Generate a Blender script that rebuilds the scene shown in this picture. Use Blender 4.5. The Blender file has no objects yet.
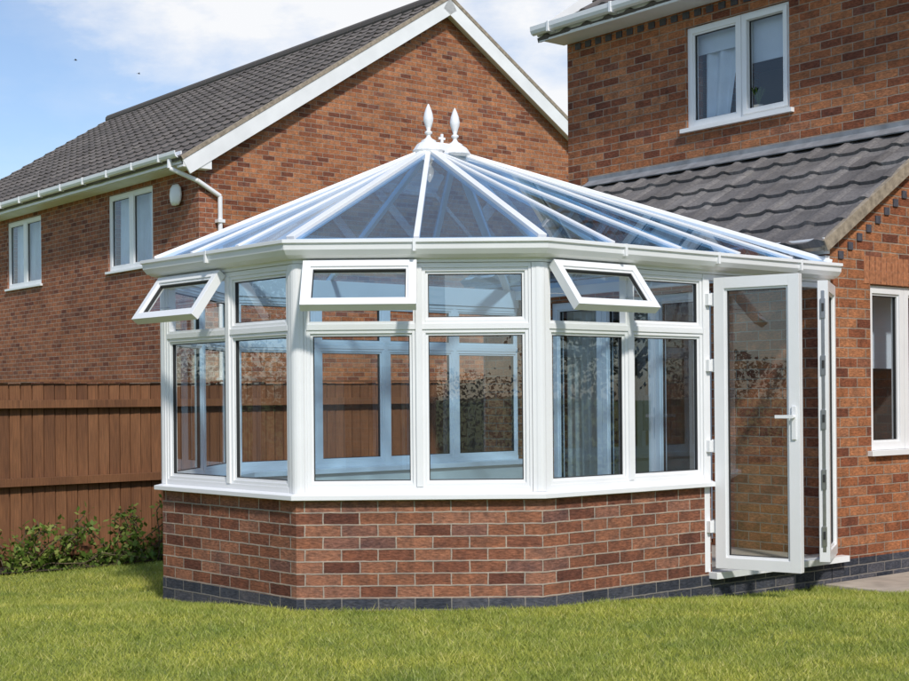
import bpy, math, random
import numpy as np
from mathutils import Vector, Matrix
random.seed(7); rng=np.random.default_rng(7)
V=Vector
scene=bpy.context.scene
Z=V((0,0,1))
B=V((0.776,0.631,0)).normalized(); A=V((-B.y,B.x,0))
Q=V((2.808,10.399,0))
def P(L,m,z=0.0): return Q+B*L+A*m+Z*z
# ---------------------------------------------------------------- materials
MATS={}
def newmat(name):
    m=bpy.data.materials.new(name); m.use_nodes=True; nt=m.node_tree; nt.nodes.clear()
    out=nt.nodes.new('ShaderNodeOutputMaterial'); MATS[name]=m
    return m,nt,out
def N(nt,t,**kw):
    n=nt.nodes.new(t)
    for k,v in kw.items():
        if k in n.inputs: n.inputs[k].default_value=v
        else: setattr(n,k,v)
    return n
def ramp(nt,src,stops,interp='LINEAR'):
    r=nt.nodes.new('ShaderNodeValToRGB'); r.color_ramp.interpolation=interp
    els=r.color_ramp.elements
    while len(els)<len(stops): els.new(0.5)
    for e,(p,c) in zip(els,stops):
        e.position=p; e.color=(c[0],c[1],c[2],1) if not isinstance(c,(int,float)) else (c,c,c,1)
    nt.links.new(src,r.inputs[0]); return r
def mixc(nt,fac,a,b,mode='MIX'):
    n=nt.nodes.new('ShaderNodeMix'); n.data_type='RGBA'; n.blend_type=mode
    if isinstance(fac,(int,float)): n.inputs[0].default_value=fac
    else: nt.links.new(fac,n.inputs[0])
    for i,s in ((6,a),(7,b)):
        if isinstance(s,tuple): n.inputs[i].default_value=(s[0],s[1],s[2],1)
        else: nt.links.new(s,n.inputs[i])
    return n.outputs[2]
def simple(name,col,rough=0.5,var=0.12,scale=6.0,bump=0.0,bscale=40,metal=0.0,coord='Object',stretch=(1,1,1)):
    m,nt,out=newmat(name)
    tc=N(nt,'ShaderNodeTexCoord'); mp=N(nt,'ShaderNodeMapping'); mp.inputs['Scale'].default_value=stretch
    nt.links.new(tc.outputs[coord],mp.inputs[0])
    no=N(nt,'ShaderNodeTexNoise',Scale=scale,Detail=6.0); nt.links.new(mp.outputs[0],no.inputs['Vector'])
    r=ramp(nt,no.outputs[0],[(0.3,1-var),(0.7,1+var*0.5)])
    c=mixc(nt,1.0,tuple(col),r.outputs[0],'MULTIPLY')
    b=N(nt,'ShaderNodeBsdfPrincipled',Roughness=rough,Metallic=metal)
    nt.links.new(c,b.inputs['Base Color'])
    if bump>0:
        n2=N(nt,'ShaderNodeTexNoise',Scale=bscale,Detail=5.0); nt.links.new(mp.outputs[0],n2.inputs['Vector'])
        bp=N(nt,'ShaderNodeBump',Strength=bump,Distance=0.01); nt.links.new(n2.outputs[0],bp.inputs['Height'])
        nt.links.new(bp.outputs[0],b.inputs['Normal'])
    nt.links.new(b.outputs[0],out.inputs[0]); return m
def brick(name,stops,mortar,rot=False):
    m,nt,out=newmat(name)
    tc=N(nt,'ShaderNodeTexCoord')
    wn=N(nt,'ShaderNodeTexNoise',Scale=14.0,Detail=2.0); nt.links.new(tc.outputs['UV'],wn.inputs['Vector'])
    wob=N(nt,'ShaderNodeVectorMath',operation='MULTIPLY_ADD'); wob.inputs[1].default_value=(0.010,0.008,0)
    nt.links.new(wn.outputs['Color'],wob.inputs[0]); nt.links.new(tc.outputs['UV'],wob.inputs[2])
    bt=N(nt,'ShaderNodeTexBrick'); bt.inputs['Scale'].default_value=1.0
    bt.inputs['Color1'].default_value=(0,0,0,1); bt.inputs['Color2'].default_value=(1,1,1,1); bt.inputs['Mortar'].default_value=(0.5,0.5,0.5,1)
    bt.inputs['Brick Width'].default_value=0.225; bt.inputs['Row Height'].default_value=0.075
    bt.inputs['Mortar Size'].default_value=0.0055; bt.inputs['Mortar Smooth'].default_value=0.35; bt.inputs['Bias'].default_value=0.0
    nt.links.new(wob.outputs[0],bt.inputs['Vector'])
    rp=ramp(nt,bt.outputs['Color'],stops)
    n1=N(nt,'ShaderNodeTexNoise',Scale=0.9,Detail=5.0,Roughness=0.6); nt.links.new(tc.outputs['UV'],n1.inputs['Vector'])
    n2=N(nt,'ShaderNodeTexNoise',Scale=1.0,Detail=8.0,Roughness=0.65); mp=N(nt,'ShaderNodeMapping'); mp.inputs['Scale'].default_value=(30,85,1)
    nt.links.new(tc.outputs['UV'],mp.inputs[0]); nt.links.new(mp.outputs[0],n2.inputs['Vector'])
    n3=N(nt,'ShaderNodeTexNoise',Scale=11.0,Detail=5.0,Roughness=0.7); nt.links.new(tc.outputs['UV'],n3.inputs['Vector'])
    r1=ramp(nt,n1.outputs[0],[(0.3,0.80),(0.7,1.14)]); r2=ramp(nt,n2.outputs[0],[(0.32,0.45),(0.68,1.36)]); r3=ramp(nt,n3.outputs[0],[(0.35,(0.60,0.66,0.74)),(0.65,(1.20,1.14,1.07))])
    c=mixc(nt,1.0,rp.outputs[0],r1.outputs[0],'MULTIPLY'); c=mixc(nt,0.9,c,r2.outputs[0],'MULTIPLY'); c=mixc(nt,0.85,c,r3.outputs[0],'MULTIPLY')
    mo=mixc(nt,1.0,mortar,r1.outputs[0],'MULTIPLY'); mo=mixc(nt,0.6,mo,r3.outputs[0],'MULTIPLY')
    c=mixc(nt,bt.outputs['Fac'],c,mo)
    b=N(nt,'ShaderNodeBsdfPrincipled',Roughness=0.9); b.inputs['Specular IOR Level'].default_value=0.2
    nt.links.new(c,b.inputs['Base Color'])
    inv=N(nt,'ShaderNodeMath',operation='MULTIPLY_ADD'); inv.inputs[1].default_value=-1.0
    nt.links.new(bt.outputs['Fac'],inv.inputs[0])
    sc=N(nt,'ShaderNodeMath',operation='MULTIPLY'); sc.inputs[1].default_value=0.9; nt.links.new(n2.outputs[0],sc.inputs[0]); nt.links.new(sc.outputs[0],inv.inputs[2])
    bp=N(nt,'ShaderNodeBump',Strength=0.8,Distance=0.008); nt.links.new(inv.outputs[0],bp.inputs['Height'])
    nt.links.new(bp.outputs[0],b.inputs['Normal']); nt.links.new(b.outputs[0],out.inputs[0]); return m
brick('brick_orange',[(0.0,(0.19,0.068,0.042)),(0.15,(0.30,0.105,0.055)),(0.4,(0.41,0.155,0.070)),(0.65,(0.47,0.195,0.092)),(0.88,(0.50,0.215,0.105)),(1.0,(0.24,0.095,0.065))],(0.38,0.30,0.235))
brick('brick_brown',[(0.0,(0.15,0.060,0.042)),(0.22,(0.25,0.100,0.062)),(0.55,(0.33,0.140,0.080)),(0.85,(0.40,0.185,0.115)),(1.0,(0.21,0.105,0.085))],(0.46,0.38,0.31))
brick('brick_red',[(0.0,(0.20,0.072,0.048)),(0.25,(0.33,0.120,0.065)),(0.7,(0.43,0.170,0.088)),(1.0,(0.25,0.105,0.070))],(0.45,0.36,0.295))
brick('brick_blue',[(0.0,(0.05,0.055,0.07)),(0.5,(0.085,0.09,0.11)),(1.0,(0.13,0.125,0.14))],(0.25,0.23,0.21))
simple('upvc',(0.86,0.865,0.87),0.28,0.04,3.0)
simple('fascia_paint',(0.84,0.84,0.83),0.45,0.08,3.0)
simple('solid_brick',(0.44,0.18,0.085),0.85,0.4,30,0.3)
simple('solid_blue_brick',(0.08,0.08,0.10),0.7,0.3,30,0.3)
simple('lead',(0.26,0.27,0.29),0.5,0.3,8,0.3,12)
simple('cream_render',(0.78,0.76,0.70),0.8,0.06,4)
simple('floor_tile',(0.45,0.40,0.34),0.4,0.1,3)
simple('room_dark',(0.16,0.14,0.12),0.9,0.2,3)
simple('curtain',(0.74,0.66,0.54),0.9,0.1,5)
simple('net_curtain',(0.72,0.79,0.86),0.9,0.1,5)
simple('blind',(0.70,0.77,0.84),0.8,0.05,5)
simple('metal',(0.55,0.55,0.56),0.3,0.1,20,metal=0.9)
simple('rubber',(0.03,0.03,0.03),0.6,0.1,20)
simple('mortar_verge',(0.34,0.28,0.21),0.9,0.4,20,0.4)
simple('soil',(0.05,0.035,0.022),0.95,0.4,20,0.8,30)
simple('slab',(0.46,0.40,0.33),0.85,0.25,6,0.3,60)
simple('bark',(0.09,0.06,0.04),0.9,0.4,12,0.6)
simple('stem',(0.12,0.09,0.05),0.9,0.4,12)
simple('bird_black',(0.03,0.03,0.03),0.8)
def tilemat(name,c1,c2):
    m,nt,out=newmat(name); tc=N(nt,'ShaderNodeTexCoord')
    bt=N(nt,'ShaderNodeTexBrick'); bt.offset=0.0; bt.inputs['Scale'].default_value=1.0
    bt.inputs['Color1'].default_value=(0,0,0,1); bt.inputs['Color2'].default_value=(1,1,1,1); bt.inputs['Mortar'].default_value=(0,0,0,1)
    bt.inputs['Brick Width'].default_value=0.3; bt.inputs['Row Height'].default_value=0.32; bt.inputs['Mortar Size'].default_value=0.003
    nt.links.new(tc.outputs['UV'],bt.inputs['Vector'])
    n1=N(nt,'ShaderNodeTexNoise',Scale=2.0,Detail=8.0,Roughness=0.7); nt.links.new(tc.outputs['UV'],n1.inputs['Vector'])
    n2=N(nt,'ShaderNodeTexNoise',Scale=45.0,Detail=4.0); nt.links.new(tc.outputs['UV'],n2.inputs['Vector'])
    c=mixc(nt,bt.outputs['Color'],c1,c2)
    c=mixc(nt,1.0,c,ramp(nt,n1.outputs[0],[(0.3,0.65),(0.7,1.3)]).outputs[0],'MULTIPLY')
    c=mixc(nt,0.7,c,ramp(nt,n2.outputs[0],[(0.3,0.6),(0.7,1.3)]).outputs[0],'MULTIPLY')
    lf=ramp(nt,n1.outputs[0],[(0.58,0.0),(0.75,0.5)])
    c=mixc(nt,lf.outputs[0],c,(0.22,0.20,0.15))
    b=N(nt,'ShaderNodeBsdfPrincipled',Roughness=0.75); nt.links.new(c,b.inputs['Base Color'])
    bp=N(nt,'ShaderNodeBump',Strength=0.4,Distance=0.01); nt.links.new(n2.outputs[0],bp.inputs['Height']); nt.links.new(bp.outputs[0],b.inputs['Normal'])
    nt.links.new(b.outputs[0],out.inputs[0])
tilemat('roof_tile',(0.105,0.090,0.080),(0.175,0.150,0.132))
tilemat('roof_tile_grey',(0.125,0.115,0.112),(0.21,0.195,0.188))
def glassmat(name,tint,ior,wav=0.0,film=0.0):
    m,nt,out=newmat(name)
    tr=N(nt,'ShaderNodeBsdfTransparent'); tr.inputs[0].default_value=(*tint,1)
    gl=N(nt,'ShaderNodeBsdfGlossy',Roughness=0.0); gl.inputs[0].default_value=(1,1,1,1)
    tc=N(nt,'ShaderNodeTexCoord')
    if wav>0:
        no=N(nt,'ShaderNodeTexNoise',Scale=1.2,Detail=0.0); nt.links.new(tc.outputs['Object'],no.inputs['Vector'])
        bp=N(nt,'ShaderNodeBump',Strength=wav,Distance=0.01); nt.links.new(no.outputs[0],bp.inputs['Height']); nt.links.new(bp.outputs[0],gl.inputs['Normal'])
    # thin pane: same reflectance from either face
    ge=N(nt,'ShaderNodeNewGeometry'); io=N(nt,'ShaderNodeMath',operation='MULTIPLY_ADD'); io.inputs[1].default_value=1/ior-ior; io.inputs[2].default_value=ior
    nt.links.new(ge.outputs['Backfacing'],io.inputs[0])
    fr=N(nt,'ShaderNodeFresnel'); nt.links.new(io.outputs[0],fr.inputs['IOR'])
    base=tr.outputs[0]
    if film>0:
        df=N(nt,'ShaderNodeBsdfDiffuse'); df.inputs[0].default_value=(0.75,0.78,0.8,1)
        nn=N(nt,'ShaderNodeTexNoise',Scale=3.0,Detail=6.0); nt.links.new(tc.outputs['Object'],nn.inputs['Vector'])
        rr=ramp(nt,nn.outputs[0],[(0.3,film*0.4),(0.75,film*1.8)])
        mf=N(nt,'ShaderNodeMixShader'); nt.links.new(rr.outputs[0],mf.inputs[0]); nt.links.new(tr.outputs[0],mf.inputs[1]); nt.links.new(df.outputs[0],mf.inputs[2]); base=mf.outputs[0]
    mx=N(nt,'ShaderNodeMixShader'); nt.links.new(fr.outputs[0],mx.inputs[0]); nt.links.new(base,mx.inputs[1]); nt.links.new(gl.outputs[0],mx.inputs[2])
    nt.links.new(mx.outputs[0],out.inputs[0])
glassmat('glass',(0.90,0.93,0.92),1.9,0.12,0.008)
glassmat('glass_roof',(0.42,0.68,0.93),2.7,0.1,0.02)
glassmat('glass_house',(0.87,0.91,0.94),1.8,0.12)
# wood fence
m,nt,out=newmat('fence_wood'); tc=N(nt,'ShaderNodeTexCoord'); mp=N(nt,'ShaderNodeMapping'); mp.inputs['Scale'].default_value=(1.6,0.7,1)
nt.links.new(tc.outputs['UV'],mp.inputs[0])
n1=N(nt,'ShaderNodeTexNoise',Scale=1.0,Detail=4.0); nt.links.new(mp.outputs[0],n1.inputs['Vector'])
mp2=N(nt,'ShaderNodeMapping'); mp2.inputs['Scale'].default_value=(110,5,1); nt.links.new(tc.outputs['UV'],mp2.inputs[0])
n2=N(nt,'ShaderNodeTexNoise',Scale=1.0,Detail=8.0,Roughness=0.6); nt.links.new(mp2.outputs[0],n2.inputs['Vector'])
c=ramp(nt,n1.outputs[0],[(0.3,(0.12,0.048,0.020)),(0.5,(0.20,0.083,0.033)),(0.72,(0.29,0.130,0.056))]).outputs[0]
c=mixc(nt,0.95,c,ramp(nt,n2.outputs[0],[(0.3,0.55),(0.7,1.25)]).outputs[0],'MULTIPLY')
b=N(nt,'ShaderNodeBsdfPrincipled',Roughness=0.8); nt.links.new(c,b.inputs['Base Color'])
bp=N(nt,'ShaderNodeBump',Strength=0.5,Distance=0.005); nt.links.new(n2.outputs[0],bp.inputs['Height']); nt.links.new(bp.outputs[0],b.inputs['Normal'])
nt.links.new(b.outputs[0],out.inputs[0])
def leafmat(name,c0,c1,c2,trans=0.35,patch=0.6):
    m,nt,out=newmat(name); at=N(nt,'ShaderNodeAttribute',attribute_name='rnd')
    c=ramp(nt,at.outputs['Fac'],[(0.0,c0),(0.55,c1),(1.0,c2)]).outputs[0]
    tc=N(nt,'ShaderNodeTexCoord'); no=N(nt,'ShaderNodeTexNoise',Scale=patch,Detail=7.0,Roughness=0.7); nt.links.new(tc.outputs['Object'],no.inputs['Vector'])
    c=mixc(nt,1.0,c,ramp(nt,no.outputs[0],[(0.32,(0.58,0.68,0.7)),(0.68,(1.28,1.14,1.15))]).outputs[0],'MULTIPLY')
    d=N(nt,'ShaderNodeBsdfPrincipled',Roughness=0.6); nt.links.new(c,d.inputs['Base Color']); d.inputs['Specular IOR Level'].default_value=0.3
    t=N(nt,'ShaderNodeBsdfTranslucent'); nt.links.new(c,t.inputs[0])
    mx=N(nt,'ShaderNodeMixShader'); mx.inputs[0].default_value=trans
    nt.links.new(d.outputs[0],mx.inputs[1]); nt.links.new(t.outputs[0],mx.inputs[2]); nt.links.new(mx.outputs[0],out.inputs[0])
leafmat('grass_blade',(0.29,0.35,0.06),(0.55,0.60,0.11),(0.82,0.78,0.32),0.4,1.4)
leafmat('leaf_shrub',(0.08,0.15,0.02),(0.20,0.30,0.05),(0.38,0.42,0.11),0.35)
leafmat('leaf_tree',(0.02,0.04,0.01),(0.05,0.085,0.02),(0.10,0.14,0.035),0.3)
m,nt,out=newmat('lawn_ground'); tc=N(nt,'ShaderNodeTexCoord')
n1=N(nt,'ShaderNodeTexNoise',Scale=0.9,Detail=8.0,Roughness=0.7); nt.links.new(tc.outputs['Object'],n1.inputs['Vector'])
n2=N(nt,'ShaderNodeTexNoise',Scale=60.0,Detail=4.0); nt.links.new(tc.outputs['Object'],n2.inputs['Vector'])
c=ramp(nt,n1.outputs[0],[(0.3,(0.18,0.23,0.05)),(0.7,(0.28,0.33,0.08))]).outputs[0]
c=mixc(nt,1.0,c,ramp(nt,n2.outputs[0],[(0.3,0.5),(0.7,1.3)]).outputs[0],'MULTIPLY')
b=N(nt,'ShaderNodeBsdfPrincipled',Roughness=0.9); nt.links.new(c,b.inputs['Base Color'])
bp=N(nt,'ShaderNodeBump',Strength=0.8,Distance=0.03); nt.links.new(n2.outputs[0],bp.inputs['Height']); nt.links.new(bp.outputs[0],b.inputs['Normal'])
nt.links.new(b.outputs[0],out.inputs[0])
# ---------------------------------------------------------------- mesh builder
class MB:
    def __init__(s): s.v=[];s.f=[];s.m=[];s.uv=[];s.slots=[]
    def slot(s,n):
        if n not in s.slots: s.slots.append(n)
        return s.slots.index(n)
    def obox(s,O,ex,ey,ez,x0,x1,y0,y1,z0,z1,mat):
        i=len(s.v); k=s.slot(mat)
        C=[(x,y,z) for z in (z0,z1) for y in (y0,y1) for x in (x0,x1)]
        for x,y,z in C: s.v.append(O+ex*x+ey*y+ez*z)
        flip=ex.cross(ey).dot(ez)<0
        F=[(0,2,3,1,'xy'),(4,5,7,6,'xy'),(0,1,5,4,'xz'),(2,6,7,3,'xz'),(0,4,6,2,'yz'),(1,3,7,5,'yz')]
        for a,b_,c_,d,t in F:
            q=[a,b_,c_,d]
            if flip: q=q[::-1]
            s.f.append([i+j for j in q]); s.m.append(k)
            for j in q:
                x,y,z=C[j]; s.uv.append({'xy':(x,y),'xz':(x,z),'yz':(y+0.11,z)}[t])
    def poly(s,pts,mat,uvs=None):
        i=len(s.v); s.v+= [V(p) for p in pts]; s.f.append(list(range(i,i+len(pts)))); s.m.append(s.slot(mat))
        s.uv+= uvs if uvs else [(p[0],p[2]) for p in pts]
    def beam(s,p,q,up,w,h0,h1,mat):
        d=(q-p); L=d.length; d=d/L; side=d.cross(up).normalized(); u=side.cross(d).normalized()
        s.obox(p,d,side,u,0,L,-w/2,w/2,h0,h1,mat)
    def sweep(s,path,prof,mat,ends=None):
        n=len(path); ns=[]
        for i in range(n-1):
            e=(path[i+1]-path[i]).normalized(); ns.append(V((-e.y,e.x,0)))
        off=[]
        for i in range(n):
            if i==0: off.append(ends[0] if ends else ns[0])
            elif i==n-1: off.append(ends[1] if ends else ns[-1])
            else: off.append((ns[i-1]+ns[i])/(1+ns[i-1].dot(ns[i])))
        cum=[0]
        for i in range(n-1): cum.append(cum[-1]+(path[i+1]-path[i]).length)
        k=s.slot(mat); b0=len(s.v); m_=len(prof)
        for i in range(n):
            for o,z in prof: s.v.append(V((path[i].x,path[i].y,0))+off[i]*o+Z*z)
        for i in range(n-1):
            for j in range(m_):
                j2=(j+1)%m_
                q=[b0+i*m_+j,b0+(i+1)*m_+j,b0+(i+1)*m_+j2,b0+i*m_+j2]
                s.f.append(q); s.m.append(k)
                zz=(prof[j],prof[j2]); hor=abs(zz[0][1]-zz[1][1])<1e-6
                va=zz[0][0] if hor else zz[0][1]; vb=zz[1][0] if hor else zz[1][1]
                s.uv+=[(cum[i],va),(cum[i+1],va),(cum[i+1],vb),(cum[i],vb)]
        for i in (0,n-1):
            q=[b0+i*m_+j for j in range(m_)]
            if i: q=q[::-1]
            s.f.append(q); s.m.append(k); s.uv+=[(0,0)]*m_
    def cyl(s,p,q,r,mat,seg=12,r2=None):
        d=(q-p).normalized(); a=d.orthogonal().normalized(); b=d.cross(a); r2=r if r2 is None else r2
        i=len(s.v); k=s.slot(mat)
        for c,rr in ((p,r),(q,r2)):
            for j in range(seg):
                t=2*math.pi*j/seg; s.v.append(c+a*math.cos(t)*rr+b*math.sin(t)*rr)
        for j in range(seg):
            j2=(j+1)%seg; s.f.append([i+j,i+j2,i+seg+j2,i+seg+j]); s.m.append(k); s.uv+=[(0,0)]*4
        s.f.append([i+j for j in range(seg)][::-1]); s.m.append(k); s.uv+=[(0,0)]*seg
        s.f.append([i+seg+j for j in range(seg)]); s.m.append(k); s.uv+=[(0,0)]*seg
    def lathe(s,O,prof,mat,seg=16,sx=1.0,ax=None):
        i=len(s.v); k=s.slot(mat); n=len(prof); ax=ax or V((1,0,0)); ay=Z.cross(ax)
        for r,z in prof:
            for j in range(seg):
                t=2*math.pi*j/seg; s.v.append(O+ax*math.cos(t)*r+ay*math.sin(t)*r*sx+Z*z)
        for a in range(n-1):
            for j in range(seg):
                j2=(j+1)%seg; s.f.append([i+a*seg+j,i+a*seg+j2,i+(a+1)*seg+j2,i+(a+1)*seg+j]); s.m.append(k); s.uv+=[(0,0)]*4
        s.f.append([i+j for j in range(seg)][::-1]); s.m.append(k); s.uv+=[(0,0)]*seg
    def window(s,O,ex,en,ez,x0,x1,z0,z1,fw,n0,n1,glass='glass',mat='upvc',bead=0.016,g=True):
        s.obox(O,ex,en,ez,x0,x0+fw,n0,n1,z0,z1,mat); s.obox(O,ex,en,ez,x1-fw,x1,n0,n1,z0,z1,mat)
        s.obox(O,ex,en,ez,x0+fw,x1-fw,n0,n1,z0,z0+fw,mat); s.obox(O,ex,en,ez,x0+fw,x1-fw,n0,n1,z1-fw,z1,mat)
        a0,a1,c0,c1=x0+fw,x1-fw,z0+fw,z1-fw; m0=n0+0.008; m1=n1-0.012
        if bead>0:
            s.obox(O,ex,en,ez,a0,a0+bead,m0,m1,c0,c1,mat); s.obox(O,ex,en,ez,a1-bead,a1,m0,m1,c0,c1,mat)
            s.obox(O,ex,en,ez,a0+bead,a1-bead,m0,m1,c0,c0+bead,mat); s.obox(O,ex,en,ez,a0+bead,a1-bead,m0,m1,c1-bead,c1,mat)
            r=0.005; b0,b1,d0,d1=a0+bead,a1-bead,c0+bead,c1-bead; g0=(n0+n1)/2-0.012; g1=g0+0.024
            s.obox(O,ex,en,ez,b0,b0+r,g0,g1,d0,d1,'rubber'); s.obox(O,ex,en,ez,b1-r,b1,g0,g1,d0,d1,'rubber')
            s.obox(O,ex,en,ez,b0+r,b1-r,g0,g1,d0,d0+r,'rubber'); s.obox(O,ex,en,ez,b0+r,b1-r,g0,g1,d1-r,d1,'rubber')
        if g:
            nm=(n0+n1)/2
            s.g.append(([O+ex*a0+en*nm+ez*c0,O+ex*a1+en*nm+ez*c0,O+ex*a1+en*nm+ez*c1,O+ex*a0+en*nm+ez*c1],glass))
    g=None
    def build(s,name,parent=None,bevel=0,smooth=False):
        me=bpy.data.meshes.new(name); me.from_pydata([tuple(v) for v in s.v],[],s.f)
        for n in s.slots: me.materials.append(MATS[n])
        me.polygons.foreach_set('material_index',s.m)
        uv=me.uv_layers.new(name='UVMap'); uv.data.foreach_set('uv',np.array(s.uv,dtype=np.float32).ravel())
        if smooth: me.polygons.foreach_set('use_smooth',[True]*len(s.f))
        me.update(); ob=bpy.data.objects.new(name,me); scene.collection.objects.link(ob)
        if parent:
            ob.parent=parent; ob.matrix_parent_inverse=Matrix.Translation(-parent.location)
        if bevel:
            md=ob.modifiers.new('bevel','BEVEL'); md.width=bevel; md.segments=2; md.limit_method='ANGLE'; md.use_clamp_overlap=True
            md.harden_normals=False
        return ob
def empty(name,loc):
    e=bpy.data.objects.new(name,None); e.location=loc; scene.collection.objects.link(e); e.empty_display_size=0.3; return e
def wall(mb,O,e,n,x0,x1,z0,z1,th,mat,ops=(),blue=None):
    xs=sorted({x0,x1}|{o[0] for o in ops}|{o[1] for o in ops}); zs={z0,z1}|{o[2] for o in ops}|{o[3] for o in ops}
    if blue is not None and z0<blue<z1: zs.add(blue)
    zs=sorted(zs)
    for i in range(len(xs)-1):
        for j in range(len(zs)-1):
            cx=(xs[i]+xs[i+1])/2; cz=(zs[j]+zs[j+1])/2
            if any(o[0]<cx<o[1] and o[2]<cz<o[3] for o in ops): continue
            mm='brick_blue' if (blue is not None and cz<blue) else mat
            mb.obox(O,e,n,Z,xs[i],xs[i+1],-th,0,zs[j],zs[j+1],mm)
def tiles(name,O,eu,ev,width,length,parent,mat='roof_tile',per=0.3,row=0.32,amp=0.022,step=0.028):
    nn=eu.cross(ev).normalized()
    if nn.z<0: nn=-nn
    rows=max(1,int(round(length/row))); row=length/rows; cols=int(width/per)*8
    us=np.linspace(0,width,cols+1)
    ph=(us/per)%1.0
    wave=amp*np.where(ph<0.42,np.sin(ph/0.42*np.pi),-0.12*np.sin((ph-0.42)/0.58*np.pi))
    lines=[(0,-0.02)]
    for r in range(rows): lines+=[(r*row,step),((r+1)*row,0.0)]
    vs=[];uvs=[]; colj=rng.normal(0,0.0035,(len(lines),int(width/per)+2))
    for li,(v,h) in enumerate(lines):
        jit=rng.normal(0,0.0015)
        for u,w in zip(us,wave):
            p=O+eu*float(u)+ev*float(v+jit+colj[li,int(u/per)])+nn*float(h+w if li else h); vs.append(tuple(p)); uvs.append((u,v if h==0 else v+0.001))
    n=len(us); fs=[]
    for l in range(len(lines)-1):
        for j in range(n-1): fs.append((l*n+j,l*n+j+1,(l+1)*n+j+1,(l+1)*n+j))
    me=bpy.data.meshes.new(name); me.from_pydata(vs,[],fs); me.materials.append(MATS[mat])
    uv=me.uv_layers.new(name='UVMap'); arr=np.array([uvs[i] for f in fs for i in f],dtype=np.float32); uv.data.foreach_set('uv',arr.ravel())
    ob=bpy.data.objects.new(name,me); scene.collection.objects.link(ob); ob.parent=parent; ob.matrix_parent_inverse=Matrix.Translation(-parent.location)
def curtain(mb,O,e,n,x0,x1,z0,z1,mat,amp=0.03,per=0.12,x1t=None):
    k=40; pts=[x0+(x1-x0)*i/k for i in range(k+1)]; x1t=x1 if x1t is None else x1t
    top=lambda x:x0+(x-x0)*(x1t-x0)/(x1-x0)
    f=lambda x:amp*math.sin(x/per*2*math.pi+math.sin(x*9))
    for a,b in zip(pts[:-1],pts[1:]):
        mb.poly([O+e*a+n*f(a)+Z*z0,O+e*b+n*f(b)+Z*z0,O+e*top(b)+n*f(b)*0.7+Z*z1,O+e*top(a)+n*f(a)*0.7+Z*z1],mat)
def addglass(mb,name,parent):
    gb=MB()
    for pts,g in mb.g: gb.poly(pts,g)
    return gb.build(name,parent)
# ================================================================= OUR HOUSE
house=empty('brick_house',P(3,2,0))
hb=MB(); th=0.25; ZG=-0.35; BL=0.05; EZ=5.2; LS=1.6
HW=4.46; HR=-3.2
W_open=(1.15,3.05,0.10,2.15); S_open=(0.51,1.5,0.83,2.14); U_open=(1.57,2.80,3.86,4.87)
wall(hb,P(0,0),A,-B,th,4.0,ZG,2.36,th,'brick_orange',[W_open],BL)
wall(hb,P(0,0),B,-A,0,LS,ZG,2.36,th,'brick_orange',[S_open],BL)
wall(hb,P(LS,0),A,-B,HR+th,HW,2.36,EZ,th,'brick_orange',[U_open])
wall(hb,P(LS,0),A,-B,HR+th,HW,ZG,2.36,th,'brick_orange',[],BL)
wall(hb,P(0,HR),B,-A,LS,8,ZG,EZ,th,'brick_orange',[],BL)
wall(hb,P(0,4.0),B,A,th,LS,ZG,2.36,th,'brick_orange',[],BL)
wall(hb,P(0,HW),B,A,LS+th,8,ZG,EZ,th,'brick_orange',[],BL)
wall(hb,P(8,0),A,B,HR+th,HW-th,ZG,EZ,th,'brick_orange',[],BL)
sl=0.624
for m_,nn in ((0.0,A),(4.0,-A)):
    pts=[P(0.0,m_,2.36),P(LS,m_,2.36),P(LS,m_,2.42+sl*LS),P(0.0,m_,2.42)]
    hb.poly(pts,'brick_orange',[(0,2.36),(LS,2.36),(LS,2.42+sl*LS),(0,2.42)])
RL=LS+3.2; RZ=EZ+3.2*0.66
for m_ in (HR,HW):
    hb.poly([P(LS,m_,EZ),P(8,m_,EZ),P(RL,m_,RZ)],'brick_orange',[(LS,EZ),(8,EZ),(RL,RZ)])
hb.build('brick_walls',house)
tb=MB(); tb.g=[]
for i in range(16):
    x=S_open[0]-0.08+i*0.075
    tb.obox(P(0,0),B,-A,Z,x,x+0.065,-0.05,0.004,S_open[3]+0.003,S_open[3]+0.215,'solid_brick')
for i in range(14):
    L=0.10+i*0.12
    if L>1.5: break
    zz=2.27+sl*L-0.02
    tb.obox(P(0,0),B,-A,Z,L,L+0.06,-0.05,0.012,zz,zz+0.06,'solid_blue_brick')
for i in range(50):
    mm=HR+0.1+i*0.15
    if mm>HW-0.15: break
    tb.obox(P(LS,0),A,-B,Z,mm,mm+0.08,-0.05,0.014,EZ-0.24,EZ-0.175,'solid_blue_brick')
def house_window(O,e,n,op,mull,sill=True,fw=0.06,opener=None):
    x0,x1,z0_,z1_=op
    cs=[x0]+mull+[x1]
    for a,b_ in zip(cs[:-1],cs[1:]): tb.window(O,e,n,Z,a+0.002,b_-0.002,z0_+0.03,z1_-0.004,fw,-0.10,-0.025,'glass_house')
    if sill: tb.obox(O,e,n,Z,x0-0.05,x1+0.05,-0.14,0.045,z0_-0.012,z0_+0.028,'upvc')
house_window(P(LS,0),A,-B,U_open,[2.14]); house_window(P(0,0),B,-A,S_open,[1.0])
house_window(P(0,0),A,-B,W_open,[1.8,2.42],False,0.06)
tb.window(P(LS,0),A,-B,Z,1.60,2.11,3.92,4.84,0.045,-0.03,-0.006,'glass_house',g=False,bead=0.0)
curtain(tb,P(LS+0.2,0),A,-B,2.72,2.42,3.88,4.85,'net_curtain',x1t=2.25); curtain(tb,P(LS+0.2,0),A,-B,1.6,1.75,3.88,4.85,'net_curtain')
tb.obox(P(LS+0.16,0),A,-B,Z,1.60,2.12,-0.01,0.0,4.42,4.86,'blind')
tb.obox(P(LS+0.16,0),A,-B,Z,2.16,2.78,-0.01,0.0,4.62,4.86,'blind')
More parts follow.
